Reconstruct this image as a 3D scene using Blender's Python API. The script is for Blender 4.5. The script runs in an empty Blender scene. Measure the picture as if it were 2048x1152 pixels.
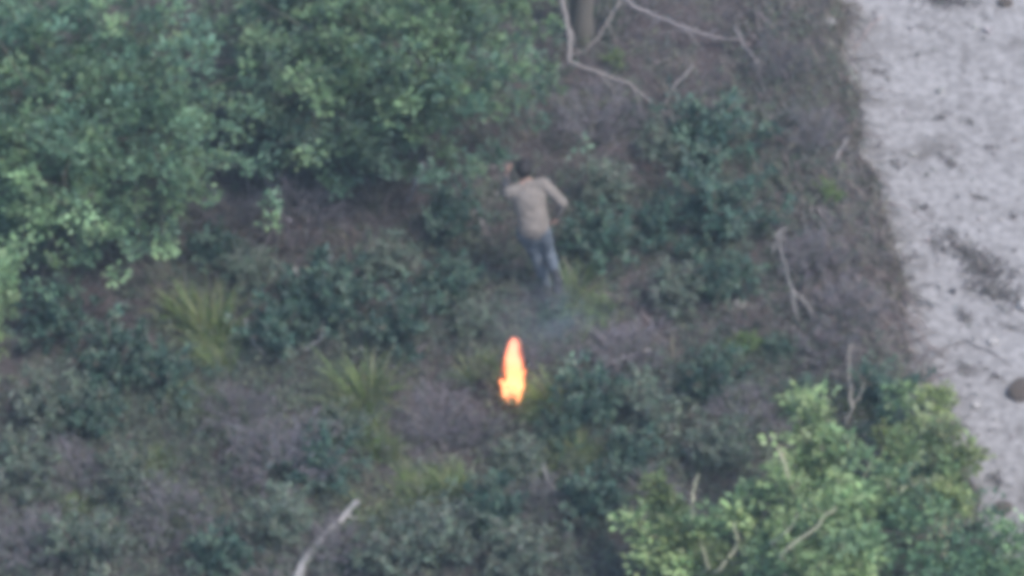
import bpy, math, random
import numpy as np
from mathutils import Vector, Matrix

R = math.radians
scene = bpy.context.scene
C = scene.collection

# ------------------------------------------------------------------ camera, sky, sun, exposure
PITCH = R(42.0)          # drone looks down 42 degrees
DIST = 40.0              # metres from the lens to the middle of the picture
PXM = 190.0              # photograph pixels per metre at that distance
FOV = 2 * math.atan((1024 / PXM) / DIST)
FWD = np.array([0, math.cos(PITCH), -math.sin(PITCH)])
UPV = np.array([0, math.sin(PITCH), math.cos(PITCH)])
CAM = -DIST * FWD
FPX = 1024 / math.tan(FOV / 2)

cd = bpy.data.cameras.new('drone_camera')
cam = bpy.data.objects.new('drone_camera', cd)
C.objects.link(cam)
cam.location = CAM
cam.rotation_euler = (math.pi / 2 - PITCH, 0, 0)
cd.sensor_width = 36
cd.lens = 18 / math.tan(FOV / 2)
cd.clip_end = 500
cd.clip_start = 0.5
scene.camera = cam

SUN_EL, SUN_AZ = R(58), R(112)     # azimuth measured clockwise from +Y; the veiled sun stands over the road side
world = bpy.data.worlds.new('World')
scene.world = world
world.use_nodes = True
wn = world.node_tree
bg = wn.nodes['Background']
sky = wn.nodes.new('ShaderNodeTexSky')
sky.sky_type = 'NISHITA'
sky.sun_disc = False
sky.sun_elevation = SUN_EL
sky.sun_rotation = SUN_AZ
sky.air_density = 1.0
sky.dust_density = 2.0
wn.links.new(sky.outputs[0], bg.inputs[0])
bg.inputs[1].default_value = 0.1

sd = bpy.data.lights.new('sun', 'SUN')
sun = bpy.data.objects.new('sun', sd)
C.objects.link(sun)
sd.energy = 1.35
sd.angle = R(11)
sd.color = (1.0, 0.95, 0.88)
sdir = Vector((math.sin(SUN_AZ) * math.cos(SUN_EL), math.cos(SUN_AZ) * math.cos(SUN_EL), math.sin(SUN_EL)))
sun.rotation_euler = sdir.to_track_quat('Z', 'Y').to_euler()

scene.view_settings.view_transform = 'Standard'
scene.view_settings.look = 'None'
scene.view_settings.gamma = 1.0
scene.view_settings.exposure = 1.7
scene.render.engine = 'CYCLES'
scene.cycles.use_denoising = True
scene.cycles.max_bounces = 6
scene.cycles.diffuse_bounces = 3
scene.cycles.transmission_bounces = 3
scene.cycles.transparent_max_bounces = 8
scene.cycles.volume_bounces = 0
scene.cycles.pixel_filter_type = 'BLACKMAN_HARRIS'
scene.cycles.filter_width = 6.8       # soft compressed zoom footage

rng = np.random.default_rng(7)
random.seed(7)


def P(px, py, z=0.0):
    """where the sight line of a photograph pixel meets height z"""
    d = FWD + (px - 1024) / FPX * np.array([1.0, 0, 0]) + (576 - py) / FPX * UPV
    t = (z - CAM[2]) / d[2]
    return CAM + t * d


# ------------------------------------------------------------------ helpers
def srgb(r, g, b):
    f = lambda c: ((c / 255 + .055) / 1.055) ** 2.4 if c > 10 else c / 255 / 12.92
    return (f(r), f(g), f(b))


class MB:
    """collects shapes, builds one mesh with a colour per vertex"""

    def __init__(self):
        self.v, self.f, self.c, self.n = [], [], [], 0

    def add(self, v, f, c):
        v = np.asarray(v, float).reshape(-1, 3)
        c = np.broadcast_to(np.asarray(c, float), (len(v), 3))
        self.v.append(v)
        self.c.append(c)
        self.f.append(np.asarray(f, int) + self.n)
        self.n += len(v)

    def leaves(self, cen, axis, nrm, ln, wd, col, fold=0.25):
        N = len(cen)
        if N == 0:
            return
        axis = axis / (np.linalg.norm(axis, axis=1, keepdims=True) + 1e-9)
        side = np.cross(nrm, axis)
        side /= np.linalg.norm(side, axis=1, keepdims=True) + 1e-9
        up = np.cross(axis, side)
        ln = np.broadcast_to(ln, N)[:, None]
        wd = np.broadcast_to(wd, N)[:, None]
        v = np.empty((N, 4, 3))
        v[:, 0] = cen
        v[:, 1] = cen + axis * ln * .5 + side * wd * .5 + up * wd * fold
        v[:, 2] = cen + axis * ln - up * ln * .12
        v[:, 3] = cen + axis * ln * .5 - side * wd * .5 + up * wd * fold
        f = np.arange(N * 4).reshape(N, 4)
        c = np.repeat(np.broadcast_to(col, (N, 3)), 4, axis=0)
        self.add(v.reshape(-1, 3), f, c)

    def tube(self, pts, rad, col, k=5):
        pts = np.asarray(pts, float)
        n = len(pts)
        rad = np.broadcast_to(rad, n)
        d = np.gradient(pts, axis=0)
        d /= np.linalg.norm(d, axis=1, keepdims=True) + 1e-9
        ref = np.array([0.31, 0.83, 0.47])
        a = np.cross(d, ref)
        a /= np.linalg.norm(a, axis=1, keepdims=True) + 1e-9
        b = np.cross(d, a)
        th = np.linspace(0, 2 * math.pi, k, endpoint=False)
        ring = a[:, None] * np.cos(th)[None, :, None] + b[:, None] * np.sin(th)[None, :, None]
        v = pts[:, None] + ring * rad[:, None, None]
        v = v.reshape(-1, 3)
        i = np.arange(n - 1)[:, None] * k
        j = np.arange(k)[None]
        jn = (j + 1) % k
        f = np.stack([i + j, i + jn, i + k + jn, i + k + j], -1).reshape(-1, 4)
        self.add(v, f, col)
        # caps
        v2 = np.vstack([v[:k], pts[:1], v[-k:], pts[-1:]])
        jj = np.arange(k)
        f1 = np.stack([(jj + 1) % k, jj, np.full(k, k), np.full(k, k)], -1)
        f2 = np.stack([k + 1 + jj, k + 1 + (jj + 1) % k, np.full(k, 2 * k + 1), np.full(k, 2 * k + 1)], -1)
        self.tri(v2, np.vstack([f1, f2])[:, :3], col)

    def tri(self, v, f, col):
        f = np.asarray(f, int)
        self.add(v, np.hstack([f, f[:, 2:3]]), col)

    def blades(self, base, tip, sag, wd, col, seg=4):
        """grass ribbons from base to tip arching by sag"""
        N = len(base)
        t = np.linspace(0, 1, seg + 1)
        p = base[:, None] * (1 - t)[None, :, None] + tip[:, None] * t[None, :, None]
        p[:, :, 2] += (np.broadcast_to(sag, N)[:, None] * (4 * t * (1 - t))[None])
        d = tip - base
        d[:, 2] = 0
        side = np.stack([-d[:, 1], d[:, 0], np.zeros(N)], -1)
        side /= np.linalg.norm(side, axis=1, keepdims=True) + 1e-9
        w = (np.broadcast_to(wd, N)[:, None] * (np.maximum(1 - t, .06) ** .6)[None] * .5)[:, :, None]
        v = np.stack([p + side[:, None] * w, p - side[:, None] * w], 2)   # N,seg+1,2,3
        v = v.reshape(-1, 3)
        i = (np.arange(N) * (seg + 1) * 2)[:, None] + (np.arange(seg) * 2)[None]
        f = np.stack([i, i + 1, i + 3, i + 2], -1).reshape(-1, 4)
        c = np.repeat(np.broadcast_to(col, (N, 3)), (seg + 1) * 2, axis=0)
        self.add(v, f, c)

    def mesh(self, name, mat, smooth=False):
        v = np.vstack(self.v)
        c = np.vstack(self.c)
        f = np.vstack(self.f)
        is_tri = f[:, 2] == f[:, 3]
        counts = np.where(is_tri, 3, 4)
        loops = f[~np.stack([np.zeros(len(f), bool)] * 3 + [is_tri], -1)]
        me = bpy.data.meshes.new(name)
        me.vertices.add(len(v))
        me.vertices.foreach_set('co', v.ravel())
        me.loops.add(len(loops))
        me.loops.foreach_set('vertex_index', loops.astype(np.int32))
        me.polygons.add(len(f))
        st = np.concatenate([[0], np.cumsum(counts)[:-1]])
        me.polygons.foreach_set('loop_start', st.astype(np.int32))
        me.update(calc_edges=True)
        if smooth:
            me.polygons.foreach_set('use_smooth', np.ones(len(f), bool))
        at = me.attributes.new('tint', 'FLOAT_COLOR', 'POINT')
        at.data.foreach_set('color', np.hstack([c, np.ones((len(c), 1))]).astype(np.float32).ravel())
        me.materials.append(mat)
        me.validate()
        return me


def link(name, me, parent=None, kind=None):
    o = bpy.data.objects.new(name, me)
    C.objects.link(o)
    if parent is not None:
        o.parent = parent
    if kind:
        o['kind'] = kind
    return o


def empty(name, loc, rz=0.0, s=1.0):
    o = bpy.data.objects.new(name, None)
    C.objects.link(o)
    o.location = loc
    o.rotation_euler = (0, 0, rz)
    o.scale = (s, s, s) if np.isscalar(s) else s
    o.empty_display_size = .1
    return o


def tag(o, label, cat, group=None):
    o['label'] = label
    o['category'] = cat
    if group:
        o['group'] = group
    return o


def unit(v):
    return v / (np.linalg.norm(v, axis=-1, keepdims=True) + 1e-9)


def jit(col, n, amt=.25, hue=.08, r=None):
    """n variations of a colour"""
    r = r or rng
    c = np.asarray(col)[None] * (1 + r.normal(0, amt, (n, 1)))
    c = c * (1 + r.normal(0, hue, (n, 3)))
    return np.clip(c, .004, .8)


# smooth noise in the plane
_k = [(np.array([math.cos(a), math.sin(a)]) * f, p, 1 / f ** .9) for a, f, p in
      zip(rng.uniform(0, 6.28, 26), np.geomspace(.5, 7, 26), rng.uniform(0, 6.28, 26))]


def fbm(x, y, lo=0, hi=26):
    s = 0
    w = 0
    for kv, ph, am in _k[lo:hi]:
        s = s + am * np.sin(kv[0] * x + kv[1] * y + ph)
        w += am * am
    return s / math.sqrt(w / 2) * .5


# ------------------------------------------------------------------ materials
def base_mat(name):
    m = bpy.data.materials.new(name)
    m.use_nodes = True
    nt = m.node_tree
    b = nt.nodes['Principled BSDF']
    return m, nt, b


def leaf_mat(name, trans=.3, rough=.55, rnd=.25):
    m, nt, b = base_mat(name)
    at = nt.nodes.new('ShaderNodeAttribute')
    at.attribute_name = 'tint'
    oi = nt.nodes.new('ShaderNodeObjectInfo')
    hs = nt.nodes.new('ShaderNodeHueSaturation')
    mr = nt.nodes.new('ShaderNodeMapRange')
    mr.inputs[3].default_value = 1 - rnd
    mr.inputs[4].default_value = 1 + rnd
    nt.links.new(oi.outputs['Random'], mr.inputs[0])
    nt.links.new(mr.outputs[0], hs.inputs['Value'])
    nt.links.new(at.outputs['Color'], hs.inputs['Color'])
    nt.links.new(hs.outputs[0], b.inputs['Base Color'])
    b.inputs['Roughness'].default_value = rough
    b.inputs['Specular IOR Level'].default_value = .25
    if trans > 0:
        tr = nt.nodes.new('ShaderNodeBsdfTranslucent')
        mx = nt.nodes.new('ShaderNodeMixShader')
        mx.inputs[0].default_value = trans
        nt.links.new(hs.outputs[0], tr.inputs[0])
        nt.links.new(b.outputs[0], mx.inputs[1])
        nt.links.new(tr.outputs[0], mx.inputs[2])
        nt.links.new(mx.outputs[0], nt.nodes['Material Output'].inputs[0])
    return m


def bark_mat(name):
    m, nt, b = base_mat(name)
    at = nt.nodes.new('ShaderNodeAttribute')
    at.attribute_name = 'tint'
    no = nt.nodes.new('ShaderNodeTexNoise')
    no.inputs['Scale'].default_value = 30
    no.inputs['Detail'].default_value = 5
    mr = nt.nodes.new('ShaderNodeMapRange')
    mr.inputs[3].default_value = .6
    mr.inputs[4].default_value = 1.35
    mx = nt.nodes.new('ShaderNodeMix')
    mx.data_type = 'RGBA'
    mx.blend_type = 'MULTIPLY'
    mx.inputs[0].default_value = 1
    co = nt.nodes.new('ShaderNodeTexCoord')
    nt.links.new(co.outputs['Object'], no.inputs['Vector'])
    nt.links.new(no.outputs[0], mr.inputs[0])
    nt.links.new(at.outputs['Color'], mx.inputs['A'])
    nt.links.new(mr.outputs[0], mx.inputs['B'])
    nt.links.new(mx.outputs['Result'], b.inputs['Base Color'])
    b.inputs['Roughness'].default_value = .9
    b.inputs['Specular IOR Level'].default_value = .15
    bu = nt.nodes.new('ShaderNodeBump')
    bu.inputs['Strength'].default_value = .5
    bu.inputs['Distance'].default_value = .01
    nt.links.new(no.outputs[0], bu.inputs['Height'])
    nt.links.new(bu.outputs[0], b.inputs['Normal'])
    return m


def ramp(nt, stops):
    r = nt.nodes.new('ShaderNodeValToRGB')
    while len(r.color_ramp.elements) < len(stops):
        r.color_ramp.elements.new(.5)
    for e, (p, c) in zip(r.color_ramp.elements, stops):
        e.position = p
        e.color = (*c, 1)
    return r


def earth_mat(name, stops, scale, fine, bump, extra=None):
    m, nt, b = base_mat(name)
    co = nt.nodes.new('ShaderNodeTexCoord')
    n1 = nt.nodes.new('ShaderNodeTexNoise')
    n1.inputs['Scale'].default_value = scale
    n1.inputs['Detail'].default_value = 8
    n1.inputs['Roughness'].default_value = .65
    n1.inputs['Distortion'].default_value = .4
    nt.links.new(co.outputs['Object'], n1.inputs['Vector'])
    rp = ramp(nt, stops)
    nt.links.new(n1.outputs[0], rp.inputs[0])
    n2 = nt.nodes.new('ShaderNodeTexNoise')
    n2.inputs['Scale'].default_value = fine
    n2.inputs['Detail'].default_value = 6
    nt.links.new(co.outputs['Object'], n2.inputs['Vector'])
    col = rp.outputs[0]
    mr = nt.nodes.new('ShaderNodeMapRange')
    mr.inputs[1].default_value = .3
    mr.inputs[2].default_value = .7
    mr.inputs[3].default_value = .7
    mr.inputs[4].default_value = 1.25
    nt.links.new(n2.outputs[0], mr.inputs[0])
    mx = nt.nodes.new('ShaderNodeMix')
    mx.data_type = 'RGBA'
    mx.blend_type = 'MULTIPLY'
    mx.inputs[0].default_value = 1
    nt.links.new(col, mx.inputs['A'])
    nt.links.new(mr.outputs[0], mx.inputs['B'])
    col = mx.outputs['Result']
    if extra:
        esc, lo, hi, ecol = extra
        n3 = nt.nodes.new('ShaderNodeTexNoise')
        n3.inputs['Scale'].default_value = esc
        n3.inputs['Detail'].default_value = 7
        n3.inputs['Roughness'].default_value = .6
        mp = nt.nodes.new('ShaderNodeMapping')
        mp.inputs['Location'].default_value = (3.1, 7.7, 0)
        mp.inputs['Scale'].default_value = (1.0, 1.0, 1)
        nt.links.new(co.outputs['Object'], mp.inputs[0])
        nt.links.new(mp.outputs[0], n3.inputs['Vector'])
        m3 = nt.nodes.new('ShaderNodeMapRange')
        m3.inputs[1].default_value = lo
        m3.inputs[2].default_value = hi
        nt.links.new(n3.outputs[0], m3.inputs[0])
        x3 = nt.nodes.new('ShaderNodeMix')
        x3.data_type = 'RGBA'
        nt.links.new(m3.outputs[0], x3.inputs[0])
        nt.links.new(col, x3.inputs['A'])
        x3.inputs['B'].default_value = (*ecol, 1)
        col = x3.outputs['Result']
    nt.links.new(col, b.inputs['Base Color'])
    b.inputs['Roughness'].default_value = .95
    b.inputs['Specular IOR Level'].default_value = .1
    bu = nt.nodes.new('ShaderNodeBump')
    bu.inputs['Strength'].default_value = .8
    bu.inputs['Distance'].default_value = bump
    nt.links.new(n2.outputs[0], bu.inputs['Height'])
    nt.links.new(bu.outputs[0], b.inputs['Normal'])
    return m


M_LEAF = leaf_mat('leaf', .4, .5, .12)
M_DRY = leaf_mat('dry_leaf', .15, .8)
M_GRASS = leaf_mat('grass_blade', .35, .6, .15)
M_BARK = bark_mat('bark')
M_SOIL = earth_mat('forest_soil', [(.25, (.030, .025, .027)), (.5, (.060, .049, .051)), (.75, (.10, .083, .084))], 1.3, 24, .03,
                   (2.0, .52, .75, (.07, .085, .06)))
M_ROAD = earth_mat('pale_clay', [(.3, (.155, .148, .148)), (.5, (.205, .197, .198)), (.7, (.235, .227, .229))], .8, 10, .02,
                   (1.9, .54, .74, (.095, .087, .083)))

# ------------------------------------------------------------------ ground and road
EDGE_PX = [(1640, -260), (1690, -60), (1700, 60), (1715, 180), (1712, 300), (1750, 380), (1780, 480), (1800, 560), (1812, 660),
           (1835, 740), (1890, 830), (1935, 930), (1960, 1040), (2030, 1160), (2090, 1320)]
ROAD_Z = -.32
_e = np.array([P(x, y, ROAD_Z)[:2] for x, y in EDGE_PX])
_o = np.argsort(_e[:, 1])
EY, EX = _e[_o, 1], _e[_o, 0]


def edge_x(y):
    return np.interp(y, EY, EX) + .12 * fbm(y * 2, y * 0 + 1.7) + .08 * fbm(y * 7, y * 0 + 4.1)


def gh(x, y):
    """height of the ground"""
    x = np.asarray(x, float)
    y = np.asarray(y, float)
    s = np.clip((x - np.interp(y, EY, EX) + .75) / .75, 0, 1)
    s = s * s * (3 - 2 * s)
    h = .07 * fbm(x, y, 0, 12) + .025 * fbm(x, y, 12, 26)
    b = s * (1 - s) * 4
    return h * (1 - .9 * s) + ROAD_Z * s + b * (.07 * fbm(x * 2.2, y * 2.2, 4, 26))


def axis_coords(a, b, st, far):
    mid = np.arange(a, b + st, st)
    lo = a - np.geomspace(.2, far + a, 14)[::-1] if far + a > .2 else []
    hi = b + np.geomspace(.2, far - b, 14)
    return np.concatenate([lo, mid, hi])


gx = axis_coords(-7, 7.5, .07, 80)
gy = axis_coords(-7, 9, .07, 80)
X, Y = np.meshgrid(gx, gy)
Z = gh(X, Y)
mb = MB()
nx = len(gx)
ii = (np.arange(len(gy) - 1)[:, None] * nx + np.arange(nx - 1)[None]).ravel()
mb.add(np.stack([X, Y, Z], -1).reshape(-1, 3), np.stack([ii, ii + 1, ii + nx + 1, ii + nx], -1), (.1, .09, .09))
ground = link('ground', mb.mesh('ground', M_SOIL, True), kind='structure')

ry = np.arange(-9, 11, .07)
ru = np.concatenate([np.arange(0, 3.2, .07), np.linspace(3.3, 14, 24)])
U, YY = np.meshgrid(ru, ry)
XX = edge_x(YY) + U
ZZ = gh(XX, YY) + .006 + np.clip(U / .12, 0, 1) * (.016 + .012 * fbm(XX * 1.5, YY * 1.5, 6, 26)) + .012 * np.clip(U, 0, 1)
ZZ = np.maximum(ZZ, gh(XX, YY) + .005)
mb = MB()
nx = len(ru)
ii = (np.arange(len(ry) - 1)[:, None] * nx + np.arange(nx - 1)[None]).ravel()
mb.add(np.stack([XX, YY, ZZ], -1).reshape(-1, 3), np.stack([ii, ii + 1, ii + nx + 1, ii + nx], -1), (.4, .4, .4))
road = link('dirt_road', mb.mesh('dirt_road', M_ROAD, True), kind='structure')


def road_z(x, y):
    return gh(x, y) + .035


def G(px, py, z=0.0):
    """ground point under a thing whose middle shows at a pixel, z metres up"""
    p = P(px, py, z)
    for _ in range(4):
        p = P(px, py, z + float(gh(p[0], p[1])))
    return np.array([p[0], p[1], float(gh(p[0], p[1]))])


def zone(x, y, spots):
    w = np.zeros_like(x)
    for px, py, r in spots:
        p = P(px, py, 0)
        rr = r / PXM
        w = np.maximum(w, np.exp(-((x - p[0]) ** 2 + ((y - p[1]) * .75) ** 2) / (rr * rr)))
    return w


# ------------------------------------------------------------------ plants
COL = dict(
    mastic=(.062, .115, .092), grey=(.135, .178, .138), heath=(.135, .125, .143), rust=(.13, .09, .085), bright=(.12, .19, .065),
    tree=(.092, .165, .118), treelight=(.185, .285, .155), sapling=(.29, .39, .19), twig=(.14, .13, .135), pale=(.36, .33, .31))


def shrub_parts(seed, col, n_stem=11, n_twig=7, n_leaf=26, ll=.045, lw=.02, r=.45, h=.5, lightcol=None, woody=(.14, .115, .10)):
    g = np.random.default_rng(seed)
    st, fo = MB(), MB()
    for i in range(n_stem):
        a = i * 2.399 + g.uniform(-.3, .3)
        u = math.sqrt((i + .5) / n_stem) * g.uniform(.75, 1.15)
        end = np.array([r * u * math.cos(a), r * u * math.sin(a), h * (1.02 - .55 * u * u) * g.uniform(.8, 1.15)])
        t = np.linspace(0, 1, 5)[:, None]
        b0 = np.array([.05 * math.cos(a), .05 * math.sin(a), -.03])
        ctl = np.array([end[0] * .3, end[1] * .3, end[2] * .7])
        pts = b0 * (1 - t) ** 2 + 2 * ctl * t * (1 - t) + end * t * t + g.normal(0, .008, (5, 3))
        st.tube(pts, np.linspace(.013, .004, 5), jit(woody, 1, .2, .04, g)[0], 5)
        for k in range(n_twig):
            tt = .3 + .7 * (k + g.random()) / n_twig
            p0 = b0 * (1 - tt) ** 2 + 2 * ctl * tt * (1 - tt) + end * tt * tt
            d = g.normal(0, 1, 3) + np.array([end[0], end[1], 0]) * 1.2 + np.array([0, 0, .55])
            d /= np.linalg.norm(d)
            L = g.uniform(.09, .2) * r / .45
            p1 = p0 + d * L
            st.tube([p0, (p0 + p1) / 2 + g.normal(0, .006, 3), p1], [.004, .003, .0015], jit(woody, 1, .2, .04, g)[0], 3)
            m = max(2, int(n_leaf * g.uniform(.6, 1.4)))
            s = g.uniform(.1, 1.08, m)[:, None]
            cen = p0 * (1 - s) + p1 * s + g.normal(0, .016, (m, 3))
            ax = unit(d[None] * .8 + g.normal(0, .8, (m, 3)) + np.array([0, 0, .2]))
            nr = unit(g.normal(0, .5, (m, 3)) + np.array([0, 0, 1.0]))
            base = np.asarray(col)
            if lightcol is not None and g.random() < .35:
                base = np.asarray(lightcol)
            c = jit(base * g.uniform(.75, 1.3), m, .2, .06, g)
            fo.leaves(cen, ax, nr, g.uniform(.7, 1.3, m) * ll, g.uniform(.8, 1.2, m) * lw, c)
    return st, fo


def heath_parts(seed, col, n=46, r=.42, h=.42):
    g = np.random.default_rng(seed)
    st, fo = MB(), MB()
    for i in range(n):
        a = i * 2.399
        u = math.sqrt((i + .5) / n)
        end = np.array([r * u * math.cos(a), r * u * math.sin(a), h * (1 - .45 * u * u) * g.uniform(.6, 1.15)]) + g.normal(0, .03, 3)
        b0 = np.array([.1 * u * math.cos(a), .1 * u * math.sin(a), -.02])
        mid = (b0 + end) / 2 + np.array([0, 0, .06]) + g.normal(0, .02, 3)
        c = jit(np.asarray(COL['twig']) * g.uniform(.7, 1.5), 1, .1, .05, g)[0]
        st.tube([b0, mid, end], [.006, .004, .0015], c, 3)
        for k in range(6):
            p0 = mid + (end - mid) * g.random()
            d = unit(unit(end - mid) + g.normal(0, .6, 3) + np.array([0, 0, .2]))
            p1 = p0 + d * g.uniform(.06, .15)
            st.tube([p0, p1], [.003, .001], c * g.uniform(.8, 1.3), 3)
            m = g.integers(4, 11)
            s = g.uniform(.2, 1.1, m)[:, None]
            cen = p0 * (1 - s) + p1 * s + g.normal(0, .008, (m, 3))
            fo.leaves(cen, unit(d[None] + g.normal(0, .5, (m, 3))), unit(g.normal(0, .7, (m, 3)) + np.array([0, 0, 1.])),
                      g.uniform(.015, .034, m), g.uniform(.006, .012, m), jit(np.asarray(col) * g.uniform(.7, 1.35), m, .2, .07, g))
    return st, fo


def tuft_part(seed, col=(.15, .22, .075), dry=(.24, .25, .13)):
    g = np.random.default_rng(seed)
    mbt = MB()
    n = int(g.integers(420, 640))
    a = g.uniform(0, 2 * math.pi, n)
    # several crowns of shoots growing into each other
    k = g.integers(3, 6)
    cen = g.normal(0, .09, (k, 2))
    lean = g.normal(0, .35, (k, 2))
    w = g.integers(0, k, n)
    rr = np.abs(g.normal(0, .05, n))
    base = np.stack([cen[w, 0] + rr * np.cos(a), cen[w, 1] + rr * np.sin(a), np.full(n, -.03)], -1)
    ln = .46 * g.uniform(.35, 1.1, n) * g.uniform(.6, 1.1, k)[w]
    el = np.clip(g.normal(1.1, .28, n), .25, 1.5)
    d = np.stack([np.cos(a) * np.cos(el) + lean[w, 0] * .6, np.sin(a) * np.cos(el) + lean[w, 1] * .6, np.sin(el) * .8], -1)
    tip = base + d * ln[:, None]
    isdry = g.random(n) < g.uniform(.12, .4)
    c = np.where(isdry[:, None], jit(dry, n, .25, .05, g), jit(np.asarray(col) * g.uniform(.8, 1.2), n, .3, .07, g))
    mbt.blades(base, tip, ln * g.uniform(.05, .2, n), g.uniform(.006, .011, n), c, 4)
    return mbt


def make_lib(kind, k, fn, mat):
    out = []
    for i in range(k):
        st, fo = fn(1000 + 37 * i + sum(map(ord, kind)))
        out.append((st.mesh(kind + '_stem', M_BARK), fo.mesh(kind + '_leaf', mat)))
    return out


LIB = dict(
    mastic=make_lib('mastic', 4, lambda s: shrub_parts(s, COL['mastic'], ll=.06, lw=.03, n_leaf=22, lightcol=(.115, .175, .135)), M_LEAF),
    grey=make_lib('grey', 4, lambda s: shrub_parts(s, COL['grey'], 12, 7, 22, .055, .024, lightcol=(.18, .215, .175)), M_LEAF),
    bright=make_lib('bright', 2, lambda s: shrub_parts(s, COL['bright'], 9, 6, 20, .055, .028, lightcol=(.18, .26, .10)), M_LEAF),
    heath=make_lib('heath', 4, lambda s: heath_parts(s, COL['heath']), M_DRY),
    rust=make_lib('rust', 2, lambda s: heath_parts(s, COL['rust'], 40), M_DRY),
)
TUFTS = [tuft_part(500 + i).mesh('tussock_blade', M_GRASS) for i in range(9)]


def place_shrub(kind, px, py, rpx, label, cat='shrub', name=None, hscale=1.0, group=None):
    lib = LIB[kind]
    st, fo = lib[random.randrange(len(lib))]
    s = rpx / PXM / .45
    h = .5 * s * hscale
    p = G(px, py, h * .5)
    o = empty(name or dict(mastic='evergreen_shrub', grey='grey_shrub', bright='leafy_bush', heath='dry_heath', rust='withered_bush')[kind],
              p, random.uniform(0, 6.28), (s, s, s * hscale))
    tag(o, label, cat, group)
    link('stem', st, o)
    link('foliage', fo, o, 'stuff')
    return o


def place_tuft(px, py, rpx, label):
    s = rpx / PXM / .29
    p = G(px, py, .15 * s)
    me = TUFTS[random.randrange(9)]
    o = link('grass_tussock', me)
    o.location = p
    o.rotation_euler = (0, 0, random.uniform(0, 6.28))
    o.scale = (s * random.uniform(.85, 1.15), s * random.uniform(.85, 1.15), s * random.uniform(.8, 1.1))
    tag(o, label, 'grass tussock', 'tall grass tussocks in the scrub')
    return o


def make_tree(name, label, base, cen, rad, n_lobe, n_cl, n_leaf, ll, lw, cols, seed, bark=(.11, .098, .085), trunk_r=.07, spread=.30):
    g = np.random.default_rng(seed)
    base = np.asarray(base, float)
    cen = np.asarray(cen, float) - base
    rad = np.asarray(rad, float)
    tr, br, fo = MB(), MB(), MB()
    fork = np.array([cen[0] * .5, cen[1] * .5, cen[2] * .5])
    t = np.linspace(0, 1, 7)[:, None]
    pts = np.array([0, 0, -.1]) * (1 - t) + fork * t + g.normal(0, .03, (7, 3)) * t * (1 - t) * 4
    tr.tube(pts, np.linspace(trunk_r, trunk_r * .65, 7), bark, 9)
    for i in range(n_lobe):
        v = unit(g.normal(0, 1, 3) + np.array([0, -.15, .12]))
        lc = cen + v * rad * g.uniform(.45, .85)
        ctl = fork * .4 + lc * .6 + np.array([0, 0, -.15]) + g.normal(0, .08, 3)
        tt = np.linspace(0, 1, 6)[:, None]
        lp = fork * (1 - tt) ** 2 + 2 * ctl * tt * (1 - tt) + lc * tt * tt
        br.tube(lp, np.linspace(trunk_r * .5, .008, 6), jit(bark, 1, .15, .03, g)[0], 5)
        lobe_c = np.asarray(cols[g.integers(len(cols))]) * g.uniform(.65, 1.3)
        m = max(1, int(n_cl / n_lobe * g.uniform(.6, 1.4)))
        for k in range(m):
            cc = lc + g.normal(0, spread, 3) * rad
            d = unit(cc - fork)
            p0 = lp[g.integers(3, 6)]
            br.tube([p0, (p0 + cc) / 2 + g.normal(0, .03, 3), cc], [.008, .005, .002], jit(bark, 1, .2, .03, g)[0], 3)
            nl = int(n_leaf * g.uniform(.6, 1.4))
            off = g.normal(0, .055, (nl, 3)) * np.array([1, 1, .7])
            ax = unit(off + d * .06 + np.array([0, 0, .02]))
            nr = unit(g.normal(0, .45, (nl, 3)) + np.array([0, 0, 1.0]) + d * .4)
            c = jit(lobe_c * g.choice([.75, .9, 1.0, 1.15, 1.4]), nl, .12, .04, g)
            fo.leaves(cc + off, ax, nr, ll * g.uniform(.65, 1.3, nl), lw * g.uniform(.7, 1.25, nl), c)
    o = empty(name, base)
    tag(o, label, 'tree')
    link('trunk', tr.mesh('trunk', M_BARK, True), o)
    link('branch', br.mesh('branch', M_BARK, True), o, 'stuff')
    link('crown', fo.mesh('crown', M_LEAF), o, 'stuff')
    return o


# crowns are given by the pixel of their middle and its height above ground
def crown_at(px, py, z):
    return P(px, py, z)


c = crown_at(150, 215, 1.75)
make_tree('oak_tree', 'large green leafy tree filling the upper corner opposite the pale road', (c[0], c[1], float(gh(c[0], c[1]))), c, (1.5, 1.5, 1.35),
          50, 1000, 34, .068, .044, [COL['tree'], (.125, .21, .135), COL['treelight']], 11, trunk_r=.09)
c = crown_at(735, 75, 1.45)
make_tree('oak_tree', 'rounded green tree above the bare soil, behind the running person', (c[0], c[1], float(gh(c[0], c[1]))), c, (1.72, 1.45, 1.0),
          50, 1000, 34, .068, .044, [COL['tree'], (.115, .185, .135), (.14, .22, .13), COL['treelight']], 27, trunk_r=.08)
c = crown_at(-50, 590, 1.7)
make_tree('oak_tree', 'yellow green leafy tree cut off by the picture edge beside the big oak', (c[0], c[1], float(gh(c[0], c[1]))), c, (.42, .5, .75),
          12, 130, 26, .08, .05, [COL['sapling'], COL['treelight']], 31, trunk_r=.05)


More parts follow.
